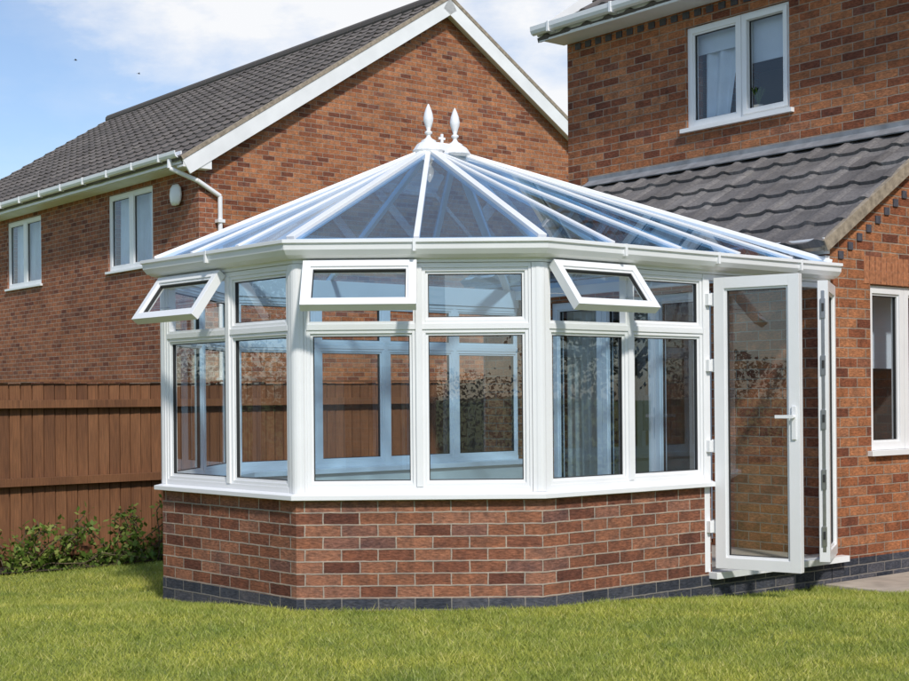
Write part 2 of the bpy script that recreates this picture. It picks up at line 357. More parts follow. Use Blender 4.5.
curtain(tb,P(0.17,0),A,-B,2.99,2.52,0.12,2.12,'curtain',0.03,0.11,2.60); curtain(tb,P(0.17,0),A,-B,1.2,1.5,0.12,2.12,'curtain',0.03,0.11,1.42)
curtain(tb,P(0,0.35),B,-A,0.52,0.85,0.85,2.1,'curtain'); tb.obox(P(0,0.32),B,-A,Z,0.52,1.5,0,0.01,1.5,2.12,'blind')
tb.obox(P(0,0),A,-B,Z,1.86,1.885,-0.02,0.03,1.0,1.3,'rubber')
tb.obox(P(0,0),A,-B,Z,th,3.75,-LS,-0.02,0.02,0.09,'floor_tile')
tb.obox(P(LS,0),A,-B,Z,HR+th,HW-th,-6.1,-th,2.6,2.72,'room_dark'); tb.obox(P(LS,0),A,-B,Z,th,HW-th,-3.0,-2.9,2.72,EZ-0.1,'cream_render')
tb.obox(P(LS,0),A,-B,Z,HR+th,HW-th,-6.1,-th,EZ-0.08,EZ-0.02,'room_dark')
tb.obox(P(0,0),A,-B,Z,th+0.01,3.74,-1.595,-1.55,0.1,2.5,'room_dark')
tb.lathe(P(LS+0.10,2.0,3.90),[(0.03,0),(0.045,0.05),(0.05,0.1),(0.03,0.1)],'curtain',12)
for i in range(9):
    a=i*0.7; q=P(LS+0.10,2.0,4.0); tb.beam(q,q+V((math.cos(a)*0.07,math.sin(a)*0.05,0.16)),Z,0.015,0,0.003,'leaf_shrub')
def gutter(mb,O,e,n,x0,x1,zt,mat='fascia_paint',fz=0.17,s=1.0):
    mb.obox(O,e,n,Z,x0,x1,0.0,0.022,zt-fz,zt-0.01,mat)
    prof=[(0.024,0),(0.024,-0.05),(0.045,-0.085),(0.085,-0.10),(0.12,-0.085),(0.138,-0.05),(0.142,0),(0.132,0),(0.128,-0.045),(0.112,-0.075),(0.085,-0.088),(0.05,-0.075),(0.034,-0.045),(0.034,0)]
    i=len(mb.v);k=mb.slot('upvc');c=len(prof)
    for x in (x0-0.03,x1+0.03):
        for o,z in prof: mb.v.append(O+e*x+n*(o*s)+Z*(zt-0.02+z*s))
    for j in range(c):
        j2=(j+1)%c; mb.f.append([i+j,i+j2,i+c+j2,i+c+j]); mb.m.append(k); mb.uv+=[(0,0)]*4
    for b_ in (i,i+c):
        mb.f.append([b_+j for j in range(c)]); mb.m.append(k); mb.uv+=[(0,0)]*c
    x=x0+0.5
    while x<x1:
        mb.obox(O,e,n,Z,x-0.015,x+0.015,0.02,0.148*s,zt-0.022-0.106*s,zt-0.012,'upvc'); x+=0.9
gutter(tb,P(-0.04,0),A,-B,-0.03,4.05,2.47,fz=0.13,s=0.8)
ev1=(B+Z*sl).normalized(); n1=ev1.cross(A); n1=n1 if n1.z>0 else -n1
Ltile=(LS+0.16)/ev1.dot(B)
O1=P(-0.16,-0.07,2.50-0.16*sl+0.0)
tiles('leanto_roof_tiles',O1,A,ev1,4.2,Ltile,house,'roof_tile_grey')
tb.obox(O1,A,ev1,n1,0.01,4.19,0.0,Ltile,-0.05,-0.022,'mortar_verge')
tb.obox(O1,A,ev1,n1,-0.012,0.03,0.0,Ltile,-0.06,0.03,'mortar_verge')
fz=2.50+LS*sl
tb.obox(P(LS,0),A,-B,Z,-0.05,4.15,0.002,0.012,fz-0.02,fz+0.09,'lead')
tb.obox(P(LS,0)+Z*(fz+0.03),A,-ev1,n1,-0.05,4.15,0.0,0.13,0.010,0.022,'lead')
evm=(B+Z*0.66).normalized(); Lm=(3.2+0.35)/evm.dot(B); OV=0.08; MW=HW-HR+0.25+OV
O2=P(LS-0.35,HR-0.25,EZ+0.08-0.35*0.66); nm=evm.cross(A); nm=nm if nm.z>0 else -nm
tiles('main_roof_tiles_front',O2,A,evm,MW,Lm,house)
evb=(-B+Z*0.66).normalized(); tiles('main_roof_tiles_back',P(8+0.35,HR-0.25,EZ+0.08-0.35*0.66),A,evb,MW,Lm,house)
tb.obox(P(LS-0.32,0),A,-B,Z,HR-0.22,HW+OV-0.03,-0.32,-0.0,EZ-0.155,EZ-0.135,'fascia_paint')
gutter(tb,P(LS-0.33,0),A,-B,HR-0.22,HW+OV-0.02,EZ-0.0,s=0.9)
for mm in (HR-0.25,HW+OV-0.03):
    tb.obox(P(LS-0.33,mm,EZ-0.15),evm,A,nm,0.0,Lm,0.0,0.03,0.04,0.13,'fascia_paint')
tb.cyl(P(RL,HR-0.25,RZ+0.12),P(RL,HW+OV,RZ+0.12),0.1,'roof_tile')
tb.build('trim_and_windows',house,0.003); addglass(tb,'window_glass',house)
# ================================================================= NEIGHBOUR HOUSE
C=V((-3.826,21.0,0))
nb=empty('brick_house',C+B*4.7+A*6)
def PN(L,m,z=0.0): return C+B*L+A*m+Z*z
wb=MB(); NE=5.0; NW=9.5; ND=13.0; pit=0.637
w1=(1.5,3.12,3.42,4.72); w2=(5.93,7.55,3.42,4.72)
wall(wb,PN(0,0),A,-B,0.0,ND,-0.5,NE,th,'brick_red',[w1,w2])
wall(wb,PN(0,0),B,-A,th,NW,-0.5,NE,th,'brick_orange')
wall(wb,PN(NW,0),A,B,th,ND,-0.5,NE,th,'brick_red'); wall(wb,PN(0,ND),B,A,th,NW-th,-0.5,NE,th,'brick_red')
AZ=NE+pit*NW/2
for m_ in (0.0,ND):
    wb.poly([PN(0,m_,NE),PN(NW,m_,NE),PN(NW/2,m_,AZ)],'brick_orange',[(0,NE),(NW,NE),(NW/2,AZ)])
wb.build('brick_walls',nb)
tb2=MB(); tb2.g=[]; tb_save=tb; tb=tb2
for w in (w1,w2):
    house_window(PN(0,0),A,-B,w,[(w[0]+w[1])/2],fw=0.075)
    curtain(tb2,PN(0.2,0),A,-B,w[0]+0.03,w[0]+0.42,w[2],w[3],'net_curtain',x1t=w[0]+0.55); curtain(tb2,PN(0.2,0),A,-B,w[1]-0.03,w[1]-0.42,w[2],w[3],'net_curtain',x1t=w[1]-0.55)
    curtain(tb2,PN(0.3,0),A,-B,w[0]+0.25,w[1]-0.25,w[2],w[3],'net_curtain',0.015,0.07)
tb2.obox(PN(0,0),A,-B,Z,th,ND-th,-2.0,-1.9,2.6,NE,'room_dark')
gutter(tb2,PN(-0.34,0),A,-B,-0.12,ND+0.1,NE+0.0,fz=0.2)
tb2.obox(PN(-0.33,0),A,-B,Z,-0.1,ND,-0.33,0.0,NE-0.21,NE-0.18,'fascia_paint')
evn=(B+Z*pit).normalized(); evn2=(-B+Z*pit).normalized(); nn1=V((-pit*B.x,-pit*B.y,1)).normalized(); nn2=V((pit*B.x,pit*B.y,1)).normalized()
Ln=(NW/2+0.4)/evn.dot(B); zb=NE+0.12-0.4*pit
tiles('roof_tiles',PN(-0.4,-0.2,zb),A,evn,ND+0.4,Ln,nb); tiles('roof_tiles_far',PN(NW+0.4,-0.2,zb),A,evn2,ND+0.4,Ln,nb)
for O_,ev_,nn_ in ((PN(-0.36,-0.2,zb+0.02),evn,nn1),(PN(NW+0.36,-0.2,zb+0.02),evn2,nn2)):
    tb2.obox(O_,ev_,A,nn_,-0.03,Ln-0.04,-0.002,0.03,-0.26,-0.03,'fascia_paint')
    tb2.obox(O_,ev_,A,nn_,-0.03,Ln-0.04,-0.012,0.05,-0.027,0.035,'mortar_verge')
    tb2.obox(O_,ev_,A,nn_,0.2,Ln-0.1,0.032,0.2,-0.2,-0.18,'fascia_paint')
tb2.poly([PN(-0.36,-0.19,NE-0.25),PN(0.12,-0.19,NE-0.25),PN(0.12,-0.19,NE+0.17),PN(-0.36,-0.19,NE-0.13)],'fascia_paint')
tb2.obox(PN(0,0),B,-A,Z,-0.36,0.12,0.0,0.185,NE-0.25,NE-0.22,'fascia_paint')
for k in range(32):
    a=-0.2+k*0.415; tb2.cyl(PN(NW/2,a,AZ+0.13),PN(NW/2,a+0.40,AZ+0.13),0.12,'roof_tile')
p=[PN(-0.43,0.10,NE-0.12),PN(-0.43,0.10,NE-0.25),PN(-0.05,-0.06,NE-0.42),PN(0.33,-0.06,NE-0.62),PN(0.33,-0.06,-0.3)]
for a,b_ in zip(p[:-1],p[1:]): tb2.cyl(a,b_,0.036,'upvc')
for zz in (4.0,2.8,1.6): tb2.obox(PN(0.33,0,zz),B,-A,Z,-0.06,0.06,0,0.11,-0.025,0.025,'upvc')
tb2.build('trim_and_windows',nb,0.004); addglass(tb2,'window_glass',nb)
ab=MB(); ab.lathe(V((0,0,0)),[(0.0,-0.17),(0.10,-0.16),(0.15,-0.1),(0.17,0.0),(0.15,0.1),(0.09,0.15),(0.0,0.16)],'upvc',20)
o=ab.build('alarm_box',nb,smooth=True)
for v in o.data.vertices:
    x,y,z=v.co; q=PN(-0.06,0.62,4.45)+A*x+(-B)*(y*0.35)+Z*z; v.co=q
tb=tb_save
# ================================================================= CONSERVATORY
P3=V((0.534,8.55,0)); P2=V((-0.98,8.55,0)); P1=V((-2.04,9.70,0)); P0=P(-3.1,3.55); QL=P(0,3.55); QR=P(0,0)
cons=empty('conservatory',P(-2.2,1.8,0))
path=[QR,P3,P2,P1,P0,QL]
SZ=0.674; doorS=1.36
e1=(P3-QR).normalized(); F1S=QR+e1*doorS
dp=[F1S,P3,P2,P1,P0,QL-B*0.002]
cb=MB()
cb.sweep(dp,[(0,-0.4),(0,BL+0.015),(-0.1,BL+0.015),(-0.1,-0.4)],'brick_blue')
cb.sweep(dp,[(-0.003,BL+0.015),(-0.003,SZ),(-0.103,SZ),(-0.103,BL+0.015)],'brick_brown')
cb.sweep(dp,[(-0.106,0.08),(-0.106,SZ),(-0.23,SZ),(-0.23,0.08)],'cream_render')
cb.build('dwarf_wall',cons)
fb=MB(); fb.g=[]
fb.sweep(dp,[(0.05,SZ+0.002),(0.05,SZ+0.03),(0.0,SZ+0.042),(-0.26,SZ+0.042),(-0.26,SZ+0.002)],'upvc')
S0=SZ+0.042; TR=1.735; TOP=2.125
def facet(Pa,Pb,a,b,mulls,openers=(),bottom=S0):
    e=(Pb-Pa).normalized(); n=V((-e.y,e.x,0)); O=V((Pa.x,Pa.y,0))
    cs=[a]+mulls+[b]
    fb.obox(O,e,n,Z,a,b,-0.07,-0.002,bottom,bottom+0.035,'upvc'); fb.obox(O,e,n,Z,a,b,-0.07,-0.002,TOP-0.03,TOP,'upvc')
    for i in range(len(cs)-1):
        l=cs[i]+(0.0 if i==0 else 0.02); r=cs[i+1]-(0.0 if i==len(cs)-2 else 0.02)
        fb.obox(O,e,n,Z,l,r,-0.07,-0.002,TR-0.018,TR+0.018,'upvc')
        fb.window(O,e,n,Z,l,r,bottom+0.035,TR-0.018,0.022,-0.065,-0.010)
        if i in openers:
            fb.window(O,e,n,Z,l,r,TR+0.018,TOP-0.03,0.016,-0.065,-0.010,g=False,bead=0)
            ang=math.radians(openers[i]); H=TOP-0.03-TR-0.018
            O_=O+Z*(TOP-0.02)+n*0.004
            ez=(Z*math.cos(ang)-n*math.sin(ang)); en=(n*math.cos(ang)+Z*math.sin(ang))
            fb.window(O_,e,en,ez,l-0.012,r+0.012,-H-0.02,0.0,0.05,0.0,0.06,bead=0.014)
            for x in (l+0.01,r-0.02):
                fb.beam(O+e*x+Z*(TR+0.2)-n*0.02,O_+e*x-ez*(H-0.1)+en*0.01,n,0.012,0,0.004,'metal')
        else:
            fb.window(O,e,n,Z,l,r,TR+0.018,TOP-0.03,0.022,-0.065,-0.010)
    for mpos in mulls:
        fb.obox(O,e,n,Z,mpos-0.02,mpos+0.02,-0.07,0.004,bottom+0.035,TOP-0.03,'upvc')
F1=(P3-QR).length; F2=(P2-P3).length; F3=(P1-P2).length; F4=(P0-P1).length; F5=(QL-P0).length
c0=0.075
facet(QR,P3,doorS+0.07,F1-c0,[F1-0.79],{1:38})
facet(P3,P2,c0,F2-c0,[F2*0.495],{1:38})
facet(P2,P1,c0,F3-c0,[F3*0.47],{1:36})
facet(P1,P0,c0,F4-c0,[F4*0.5]); facet(P0,QL,c0,F5-0.02,[F5*0.27,F5*0.5,F5*0.75])
def cpost(Pc,Pa,Pb):
    n1=V((-(Pc-Pa).normalized().y,(Pc-Pa).normalized().x,0)); n2=V((-(Pb-Pc).normalized().y,(Pb-Pc).normalized().x,0))
    bis=((n1+n2)/(1+n1.dot(n2)))
    fb.cyl(Pc-bis*0.045+Z*S0,Pc-bis*0.045+Z*TOP,0.053,'upvc',20)
    for d,n in (((Pa-Pc).normalized(),n1),((Pb-Pc).normalized(),n2)):
        fb.obox(Pc,d,n,Z,0.030,0.056,-0.07,0.004,S0,TOP,'upvc'); fb.obox(Pc,d,n,Z,0.058,0.075,-0.07,-0.003,S0,TOP,'upvc')
cpost(P3,QR,P2); cpost(P2,P3,P1); cpost(P1,P2,P0); cpost(P0,P1,QL)
gp=[QR-B*0.01,P3,P2,P1,P0,QL-B*0.01]
fb.sweep(gp,[(-0.08,2.127),(0.012,2.127),(0.012,2.15),(0.05,2.152),(0.085,2.17),(0.108,2.20),(0.112,2.235),(0.125,2.24),(0.125,2.262),(0.112,2.262),(0.100,2.21),(0.075,2.185),(0.03,2.18),(0.018,2.27),(-0.08,2.29)],'upvc')
for Pa,Pb,ts in ((QR,P3,(0.5,1.4,2.3)),(P3,P2,(0.77,)),(P2,P1,(0.8,)),):
    e=(Pb-Pa).normalized(); n=V((-e.y,e.x,0))
    for t in ts: fb.obox(Pa+Z*2.15,e,n,Z,t-0.010,t+0.010,0.05,0.1275,0.035,0.1135,'upvc')
O=V((QR.x,QR.y,0)); e=e1; n=V((-e.y,e.x,0)); DB=0.09
fb.obox(O,e,n,Z,0.003,0.06,-0.07,-0.002,DB,TOP,'upvc'); fb.obox(O,e,n,Z,doorS+0.012,doorS+0.068,-0.07,-0.002,DB,SZ-0.002,'upvc')
fb.obox(O,e,n,Z,doorS+0.004,doorS+0.068,-0.07,-0.0,S0,TOP,'upvc')
fb.obox(O,e,n,Z,0.06,doorS+0.004,-0.07,-0.002,TOP-0.04,TOP,'upvc')
fb.obox(O,e,n,Z,-0.12,doorS+0.03,-0.08,0.07,0.045,DB,'upvc')
fb.obox(O,e,n,Z,0.01,doorS-0.002,-0.10,0.0,-0.4,0.043,'brick_blue')
fb.obox(O,e,n,Z,0.06,doorS,-0.06,-0.02,DB,DB+0.02,'metal')
def leaf(H,d,nrm,w,handle,tk=0.03):
    z0_=DB+0.03; z1_=TOP-0.03
    fb.window(H,d,nrm,Z,0.0,w,z0_,z1_,0.075,-tk,tk,bead=0.016)
    for zz in (0.4,0.95,1.5,1.95): fb.cyl(H-d*0.02+Z*(zz-0.045),H-d*0.02+Z*(zz+0.045),0.014,'upvc'); fb.obox(H,d,nrm,Z,-0.02,0.045,-tk-0.014,-tk-0.001,zz-0.04,zz+0.04,'upvc')
    if handle:
        for s in (1,-1):
            fb.obox(H,d,nrm,Z,w-0.052,w-0.022,min(s*0.031,s*0.042),max(s*0.031,s*0.042),1.0,1.22,'upvc'); fb.cyl(H+d*(w-0.037)+nrm*s*0.04+Z*1.15,H+d*(w-0.037)+nrm*s*0.085+Z*1.15,0.011,'upvc')
            fb.obox(H,d,nrm,Z,w-0.15,w-0.027,min(s*0.075,s*0.09),max(s*0.075,s*0.09),1.14,1.162,'upvc')
H1=QR+e*(doorS-0.01)+n*0.04
d1=V((0.83,-0.56,0)).normalized(); leaf(H1,d1,V((-d1.y,d1.x,0))*-1,0.60,True)
H2=QR+e*0.05+n*0.04; d2=V((-0.345,-0.938,0)).normalized(); n2=V((-d2.y,d2.x,0)); leaf(H2,d2,n2,0.60,False,0.036)
fb.obox(H2,d2,n2,Z,0.60,0.603,-0.012,0.012,DB+0.1,TOP-0.1,'metal')
for zz in (0.3,0.7,1.12,1.5,1.9): fb.obox(H2,d2,n2,Z,0.603,0.610,-0.017,0.017,zz-0.07,zz+0.07,'metal'); fb.obox(H2,d2,n2,Z,0.610,0.618,-0.008,0.008,zz-0.02,zz+0.035,'rubber')
for zz in (0.4,0.95,1.5,1.95): fb.obox(QR,e,n,Z,doorS-0.03,doorS+0.05,0.0,0.03,zz-0.04,zz+0.04,'upvc')
fb.build('upvc_frames',cons,0.003); addglass(fb,'window_glass',cons)
rb=MB(); rg=MB()
RZc=3.12
R1=P(-2.42,1.75,RZc); R2=P(-2.17,1.75,RZc)
def off(i,o):
    ns=[]
    for k in (i-1,i):
        if 0<=k<len(path)-1:
            ee=(path[k+1]-path[k]).normalized(); ns.append(V((-ee.y,ee.x,0)))
    return path[i]+(ns[0] if len(ns)==1 else (ns[0]+ns[1])/(1+ns[0].dot(ns[1])))*o
E=[off(i,0.035)+Z*2.275 for i in range(6)]; E[0]=E[0]-B*0.03; E[5]=E[5]-B*0.03
tri=[(E[0],E[1],R1,R2),(E[1],E[2],R1),(E[2],E[3],R1),(E[3],E[4],R1),(E[4],E[5],R2,R1),(E[5],E[0],R2)]
def fn(pts):
    c=(pts[1]-pts[0]).cross(pts[2]-pts[0]).normalized(); return c if c.z>0 else -c
for t in tri: rg.poly(t,'glass_roof')
def bar(p,q,nn,w=0.036):
    rb.beam(p+nn*0.003,q+nn*0.003,nn,w,-0.035,0.009,'upvc')
facets=[(E[0],E[1],[(0.16,R2),(0.36,R2),(0.57,R1),(0.79,R1)]),(E[1],E[2],[(0.5,R1)]),(E[2],E[3],[(0.36,R1),(0.70,R1)]),(E[3],E[4],[(0.5,R1)]),(E[4],E[5],[(0.33,R1),(0.67,R2)]),(E[5],E[0],[(0.25,R2),(0.5,R2),(0.75,R2)])]
for (a,b_,l),t in zip(facets,tri):
    nn=fn(t)
    for f,R in l: bar(a.lerp(b_,f),R,nn)
for i,R in ((0,R2),(1,R1),(2,R1),(3,R1),(4,R1),(5,R2)):
    rb.beam(E[i]+Z*0.006,R+Z*0.006,Z,0.058,-0.04,0.012,'upvc')
rb.obox(R1,B,A,Z,-0.05,0.30,-0.05,0.05,-0.03,0.045,'upvc')
for R in (R1,R2): rb.lathe(R,[(0.0,-0.04),(0.10,-0.04),(0.12,-0.015),(0.09,0.03),(0.06,0.05),(0.0,0.052)],'upvc',16)
rb.obox(P(0,0,0),A,-B,Z,0.0,3.55,0.0,0.05,2.20,2.33,'upvc')
rb.build('roof_glazing_bars',cons,0.003); rg.build('roof_glass',cons)
fin=MB()
for R in (R1,R2):
    fin.lathe(R+Z*0.045,[(0.055,0),(0.055,0.015),(0.028,0.03),(0.016,0.045),(0.014,0.06),(0.028,0.07),(0.028,0.08),(0.013,0.092),(0.022,0.12),(0.034,0.155),(0.037,0.18),(0.030,0.22),(0.018,0.255),(0.007,0.28),(0.0,0.29)],'upvc',20)
Rm=(R1+R2)/2
fin.build('finials',cons,smooth=True)
cr=MB()
cr.obox(Rm,B,A,Z,-0.09,0.09,-0.006,0.006,0.045,0.06,'upvc'); cr.obox(Rm,B,A,Z,-0.010,0.010,-0.008,0.008,0.06,0.125,'upvc'); cr.obox(Rm,B,A,Z,-0.030,0.030,-0.006,0.006,0.082,0.100,'upvc')
cr.build('ridge_cresting',cons,0.003)
fl=MB(); fl.poly([p+Z*0.085 for p in [QR-B*0.01,P3-n*0.1,P2+V((0,0.1,0)),P1+V((0.1,0.02,0)),P0-A*0.1,QL-B*0.01-A*0.1]],'floor_tile'); fl.build('floor',cons)
# ================================================================= GROUND
def gz(y):
    t=min(max((y-8.0)/2.4,0),1); t=t*t*(3-2*t); return 0.02-0.16*t
gb=MB(); xs=[-400,-60,-15]+[x*0.5 for x in range(-24,25)]+[15,60,400]; ys=[-400,-60,-5,0]+[3+0.25*i for i in range(48)]+[18,60,400]
for y in ys:
    for x in xs: gb.v.append(V((x,y,gz(y)+(0.012*math.sin(x*1.7+y)*math.sin(y*1.3) if abs(x)<12 and 3<y<14 else 0))))
nx=len(xs); k=gb.slot('lawn_ground')
for j in range(len(ys)-1):
    for i in range(nx-1): gb.f.append([j*nx+i,j*nx+i+1,(j+1)*nx+i+1,(j+1)*nx+i]); gb.m.append(k); gb.uv+=[(0,0)]*4
gb.build('lawn',smooth=True)
pb=MB()
L=-0.12
while L<1.3:
    for r_,(a,b_) in enumerate(((0.02,0.62),(0.63,1.2))):
        if r_==1 and L<0.3: continue
        pb.obox(P(L,0),B,-A,Z,0,min(0.59,LS-0.01-L),a,b_,-0.2,-0.105+random.uniform(-0.002,0.002),'slab')
    L+=0.60
pb.build('patio_paving',None,0.006)
F0=V((-3.88,11.9,0))
sb=MB(); nseg=40
for i in range(nseg):
    a=-6+i*0.35; b_=a+0.35; w=lambda t:0.42+0.06*math.sin(t*3.1)
    g=-0.125
    sb.poly([F0+B*a+Z*g,F0+B*b_+Z*g,F0+B*b_-A*w(b_)+Z*g,F0+B*a-A*w(a)+Z*g],'soil')
sb.build('soil_bed')
def inpoly(x,y,pts,marg=0.0):
    m_=np.ones_like(x,bool); c=sum((p for p in pts),V((0,0,0)))/len(pts)
    for p,q in zip(pts,pts[1:]+pts[:1]):
        ex,ey=(q-p).x,(q-p).y; l=math.hypot(ex,ey); s=((c.x-p.x)*ey-(c.y-p.y)*ex); s=1 if s>0 else -1
        m_&=(((x-p.x)*ey-(y-p.y)*ex)*s/l>-marg)
    return m_
nG=600000
gy=5.2+ (rng.random(nG)**1.25)*8.3; gx=rng.uniform(-1,1,nG)*(1.6+gy*0.36)
keep=~inpoly(gx,gy,[QR,P3,P2,P1,P0,QL],-0.005)
keep&=~inpoly(gx,gy,[P(-0.14,-0.01),P(-0.14,-0.63),P(6,-0.63),P(6,-0.01)])
keep&=~inpoly(gx,gy,[P(-0.02,0.0),P(8,0),P(8,4.46),P(-0.02,4.46)])
keep&=~inpoly(gx,gy,[P(0.4,-0.2),P(0.4,-1.21),P(6,-1.21),P(6,-0.2)])
keep&=((gx-F0.x)*(-A.x)+(gy-F0.y)*(-A.y))>0.40
gx=gx[keep]; gy=gy[keep]; k=len(gx)
t=np.clip((gy-8.0)/2.4,0,1); t=t*t*(3-2*t); gzv=0.02-0.16*t+0.012*np.sin(gx*1.7+gy)*np.sin(gy*1.3)
cl=0.5+0.5*np.sin(gx*5.1+np.sin(gy*4.3)*2)*np.sin(gy*6.2+np.sin(gx*3.3)*2)
h=rng.uniform(0.012,0.036,k)*(0.75+0.45*cl); w=rng.uniform(0.002,0.0045,k); an=rng.uniform(0,2*np.pi,k); le=rng.uniform(0.3,1.7,k)*h; la=rng.uniform(0,2*np.pi,k)
tall=rng.random(k)<0.012; h[tall]*=1.8
vv=np.empty((k,3,3),np.float32)
vv[:,0,0]=gx-np.cos(an)*w; vv[:,0,1]=gy-np.sin(an)*w; vv[:,0,2]=gzv-0.004
vv[:,1,0]=gx+np.cos(an)*w; vv[:,1,1]=gy+np.sin(an)*w; vv[:,1,2]=gzv-0.004
vv[:,2,0]=gx+np.cos(la)*le; vv[:,2,1]=gy+np.sin(la)*le; vv[:,2,2]=gzv+h
def trimesh(name,vv,mat,rnd,nv=3):
    k=len(vv); me=bpy.data.meshes.new(name); me.vertices.add(k*nv); me.vertices.foreach_set('co',vv.astype(np.float32).ravel())
    me.loops.add(k*nv); me.loops.foreach_set('vertex_index',np.arange(k*nv,dtype=np.int32)); me.polygons.add(k); me.polygons.foreach_set('loop_start',np.arange(0,k*nv,nv,dtype=np.int32))
    me.materials.append(MATS[mat]); a=me.attributes.new('rnd','FLOAT','FACE'); a.data.foreach_set('value',rnd.astype(np.float32))
    me.update(calc_edges=True); me.validate()
    ob=bpy.data.objects.new(name,me); scene.collection.objects.link(ob); return ob
trimesh('grass',vv,'grass_blade',np.clip(rng.normal(0.42,0.27,k)+0.12*(cl-0.5),0,1))
def leaves(name,cent,size,mat,parent=None,up=0.3):
    k=len(cent); d=rng.normal(size=(k,3)); d/=np.linalg.norm(d,axis=1)[:,None]
    r=rng.normal(size=(k,3)); s=np.cross(d,r); s/=np.linalg.norm(s,axis=1)[:,None]; sz=(size*rng.uniform(0.6,1.3,k))[:,None]
    vv=np.empty((k,4,3)); vv[:,0]=cent-d*sz*0.5; vv[:,1]=cent+s*sz*0.3; vv[:,2]=cent+d*sz*0.6; vv[:,3]=cent-s*sz*0.3
    ob=trimesh(name,vv,mat,rng.random(k),4)
    if parent: ob.parent=parent; ob.matrix_parent_inverse=Matrix.Translation(-parent.location)
    return ob
def shrub(base,spread,height,nst,nl):
    e_=empty('shrub',base); mb=MB(); cs=[]
    for i in range(nst):
        a=random.uniform(-1,1)*spread; p=base+B*a*0.5-A*random.uniform(0,0.15); dr=(B*random.uniform(-1,1)*spread*0.7-A*random.uniform(-0.1,0.3)+Z*random.uniform(0.3,1.0)*height)
        prev=p
        for s in range(1,7):
            f=s/6; q=p+dr*f+V((random.uniform(-.03,.03),random.uniform(-.03,.03),-0.35*height*f*f+random.uniform(-.02,.02)))
            mb.cyl(prev,q,0.006,'stem',5,0.004)
            for _ in range(nl): cs.append(tuple(prev.lerp(q,random.random())+V((random.gauss(0,.04),random.gauss(0,.04),random.gauss(0,.04)))))
            prev=q
    mb.build('stems',e_); c=np.array(cs); c[:,2]=np.maximum(c[:,2],base.z+0.01); leaves('leaves',c,0.055,'leaf_shrub',e_)
shrub(F0+B*0.25-A*0.22+Z*-0.13,0.75,0.70,28,6); shrub(F0+B*1.2-A*0.2+Z*-0.13,0.65,0.92,24,5); shrub(F0+B*(-1.4)-A*0.2+Z*-0.13,0.9,0.6,22,7)
fe=MB(); t=-9.0; bi=0
while t<10:
    dz=random.uniform(-0.006,0.006); tw=random.uniform(-0.03,0.03)
    O_=F0+B*t; ex=(B-A*(0.05+tw)).normalized()
    i=len(fe.uv); u0=random.uniform(0,300)
    fe.obox(O_,ex,-A,Z,0,0.093+random.uniform(-0.002,0.002),0.0,0.014,-0.12,1.45+dz,'fence_wood')
    for j in range(i,len(fe.uv)): fe.uv[j]=(fe.uv[j][0]+u0,fe.uv[j][1]+u0)
    i=len(fe.uv)
    fe.obox(O_-A*-0.004,B,-A,Z,0.06,0.135,-0.018,-0.006,-0.12,1.44,'fence_wood')
    for j in range(i,len(fe.uv)): fe.uv[j]=(fe.uv[j][0]+u0,fe.uv[j][1]+u0)
    t+=0.102
for zz in (1.27,0.60,-0.02): fe.obox(F0,B,-A,Z,-9,10,0.028,0.080,zz-0.035,zz+0.035,'fence_wood')
fe.obox(F0,B,-A,Z,-9,10,-0.02,0.05,1.462,1.482,'fence_wood')
for tt in (-8,-5.2,-2.4,2.55,5.4,8.2): fe.obox(F0,B,-A,Z,tt,tt+0.09,-0.12,-0.024,-0.4,1.5,'fence_wood')
fe.build('wooden_fence',None,0.002)
# ================================================================= SURROUNDINGS (out of view, seen in reflections; side greenery added for them)
gar=empty('brick_garage',V((-4.5,-12,0))); g=MB(); g.g=[]
X=V((1,0,0)); Y=V((0,1,0))
wall(g,V((-9,-8,0)),X,Y,0,8.6,-0.3,2.0,0.25,'brick_orange',[(2,3.6,1.0,1.9),(5.2,7.0,0.0,1.9)])
wall(g,V((-9,-8,0)),Y*-1,-X,0.25,6,-0.3,2.0,0.25,'brick_orange'); wall(g,V((-0.4,-8,0)),Y*-1,X,0.25,6,-0.3,2.0,0.25,'brick_orange')
g.obox(V((-9,-8,0)),X,Y,Z,5.2,7.0,-0.12,-0.07,0,1.9,'upvc'); g.window(V((-9,-8,0)),X,Y,Z,2,3.6,1.0,1.9,0.06,-0.12,-0.05,'glass_house')
gutter(g,V((-9,-7.7,0)),X,Y,-0.2,8.8,2.15,fz=0.28); g.cyl(V((-0.9,-7.85,2.05)),V((-0.9,-7.95,0)),0.035,'upvc')
g.obox(V((-9,-8,0)),X,Y,Z,0.25,8.35,-5.9,-0.25,1.93,1.98,'room_dark')
g.build('walls_and_trim',gar); addglass(g,'window_glass',gar)
evg=V((0,-1,0.55)).normalized(); tiles('roof_tiles',V((-9.2,-7.6,2.12)),X,evg,9.0,3.4/0.876,gar); tiles('roof_tiles_back',V((-9.2,-14.4,2.12)),X,V((0,1,0.55)).normalized(),9.0,3.4/0.876,gar)
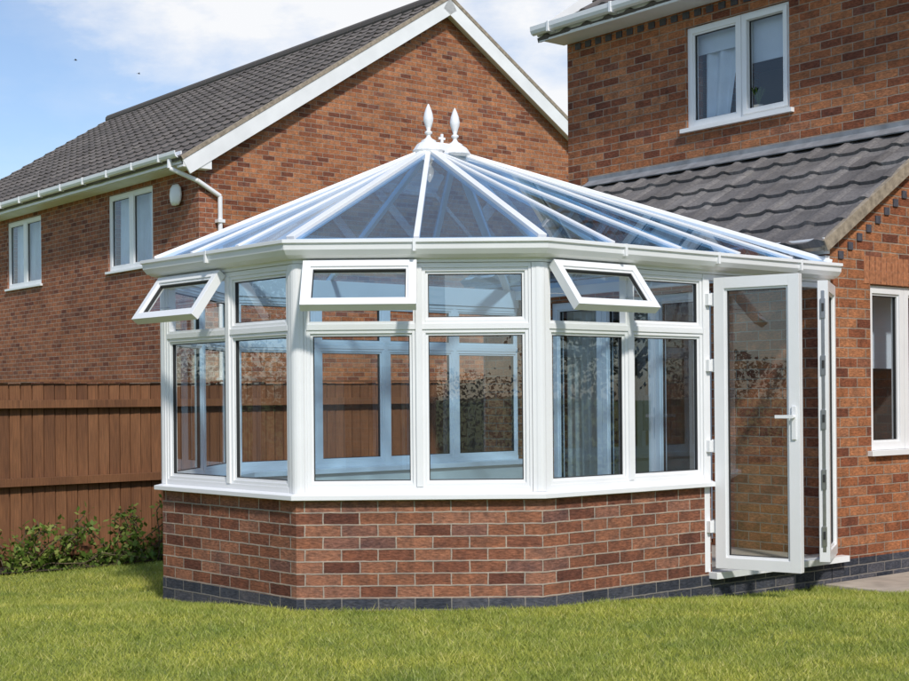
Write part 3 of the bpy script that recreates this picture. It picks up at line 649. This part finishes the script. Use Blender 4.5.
for (tx,ty,hh) in ((3.5,-13,5.5),(8.5,-10,6.0),(-12.5,-6,5.5),(13.5,2,7),(14,8,7.5),(13,-4,6.5),(-14,10,7),(-15,15,7.5),(-13.5,4,6.5)):  # trees at far left and right are added out of view, to darken pane reflections
    te=empty('reflection_tree',V((tx,ty,0))); mb=MB(); base=V((tx,ty,-0.2)); top=base+Z*hh*0.55
    mb.cyl(base,top,0.16,'bark',10,0.09); cs=[]
    for i in range(22):
        a=random.uniform(0,6.28); st=base.lerp(top,random.uniform(0.35,1)); en=st+V((math.cos(a)*random.uniform(.6,2.0),math.sin(a)*random.uniform(.6,2.0),random.uniform(0.2,hh*0.42)))
        mb.cyl(st,en,0.05,'bark',6,0.02)
        for _ in range(500): cs.append(tuple(en+V((random.gauss(0,.5),random.gauss(0,.5),random.gauss(0,.42)))))
    mb.build('trunk_and_limbs',te); leaves('leaves',np.array(cs),0.11,'leaf_tree',te)
def reflection_hedge(o,s,n):
    hd=rng.uniform(0,1,(n,3))*np.array(s)+np.array(o); hd[:,2]+=0.15*np.sin(hd[:,0]*2+hd[:,1]*1.7)*(hd[:,2]>o[2]+0.3)
    leaves('reflection_hedge',hd,0.10,'leaf_tree')
reflection_hedge((-13,-17.5,-0.1),(26,0.9,2.0),20000); reflection_hedge((11.5,-12,-0.2),(0.9,20,2.3),30000); reflection_hedge((-12.8,-6,-0.2),(0.9,26,2.2),30000)  # the two side rows are added unseen, only to fill the glass reflections
for (u,v,D,a) in ((78,57,110,0.4),(141,71,120,1.2)):
    c=V(((u-454)/1394*D,D,1.3+(397-v)/1394*D)); bm=MB()
    f=V((math.cos(a),math.sin(a)*0.3,0)).normalized(); s=V((-f.y,f.x,0)); 
    bm.cyl(c-f*0.12,c+f*0.05,0.012,'bird_black',8,0.04); bm.cyl(c+f*0.05,c+f*0.15,0.04,'bird_black',8,0.008)
    for sg in (1,-1):
        bm.poly([c+f*0.05,c+s*sg*0.12+f*0.07+Z*0.07,c+s*sg*0.28-f*0.05+Z*0.04,c+s*sg*0.12-f*0.04+Z*0.06,c-f*0.05],'bird_black')
    bm.poly([c-f*0.1,c-f*0.2+s*0.04,c-f*0.2-s*0.04],'bird_black'); bm.build('bird')
# ================================================================= LIGHT
sd=V((0.30,-0.95,0)).normalized(); el=math.radians(43)
az=math.atan2(sd.x,sd.y)
w=bpy.data.worlds.new('World'); scene.world=w; w.use_nodes=True; nt=w.node_tree; nt.nodes.clear()
out=nt.nodes.new('ShaderNodeOutputWorld'); bg=nt.nodes.new('ShaderNodeBackground'); bg.inputs[1].default_value=0.145
sky=nt.nodes.new('ShaderNodeTexSky'); sky.sky_type='NISHITA'; sky.sun_disc=False; sky.sun_elevation=el; sky.sun_rotation=az; sky.air_density=1.0; sky.dust_density=0.4; sky.ozone_density=2.2
tc=nt.nodes.new('ShaderNodeTexCoord'); mp=nt.nodes.new('ShaderNodeMapping'); mp.inputs['Scale'].default_value=(1,1,2.2); mp.inputs['Location'].default_value=(0.3,0.2,0.1); nt.links.new(tc.outputs['Generated'],mp.inputs[0])
no=N(nt,'ShaderNodeTexNoise',Scale=4.5,Detail=10.0,Roughness=0.58); nt.links.new(mp.outputs[0],no.inputs['Vector'])
cd=V((-0.02,1.0,0.33)).normalized()
dt=N(nt,'ShaderNodeVectorMath',operation='DOT_PRODUCT'); dt.inputs[1].default_value=tuple(cd); nt.links.new(tc.outputs['Generated'],dt.inputs[0])
mr=N(nt,'ShaderNodeMapRange'); mr.inputs['From Min'].default_value=0.960; mr.inputs['From Max'].default_value=0.998; mr.inputs['To Min'].default_value=-0.02; mr.inputs['To Max'].default_value=0.20
nt.links.new(dt.outputs['Value'],mr.inputs['Value'])
ad=N(nt,'ShaderNodeMath',operation='ADD'); nt.links.new(no.outputs[0],ad.inputs[0]); nt.links.new(mr.outputs[0],ad.inputs[1])
cr_=ramp(nt,ad.outputs[0],[(0.44,0.10),(0.56,0.22),(0.74,1.0)])
skc=mixc(nt,1.0,sky.outputs[0],(0.88,0.94,1.02),'MULTIPLY')
c=mixc(nt,cr_.outputs[0],skc,(6.5,6.6,6.8))
nt.links.new(c,bg.inputs[0]); nt.links.new(bg.outputs[0],out.inputs[0])
sun=bpy.data.lights.new('sun','SUN'); sun.energy=3.2; sun.angle=math.radians(4.0); sun.color=(1,0.95,0.88)
so=bpy.data.objects.new('sun',sun); scene.collection.objects.link(so); dv=V((sd.x*math.cos(el),sd.y*math.cos(el),math.sin(el))); so.rotation_euler=dv.to_track_quat('Z','Y').to_euler(); so.location=dv*20
cam=bpy.data.cameras.new('camera'); co=bpy.data.objects.new('camera',cam); scene.collection.objects.link(co)
cam.sensor_width=36; cam.lens=36*1394/909; cam.shift_y=56.5/909; cam.clip_end=2000; cam.clip_start=0.1
co.matrix_world=Matrix.Translation((0,0,1.3))@Matrix.Rotation(math.radians(90),4,'X')@Matrix.Rotation(math.radians(-0.5),4,'Z')
scene.camera=co
scene.view_settings.view_transform='Standard'; scene.view_settings.look='None'; scene.view_settings.exposure=0
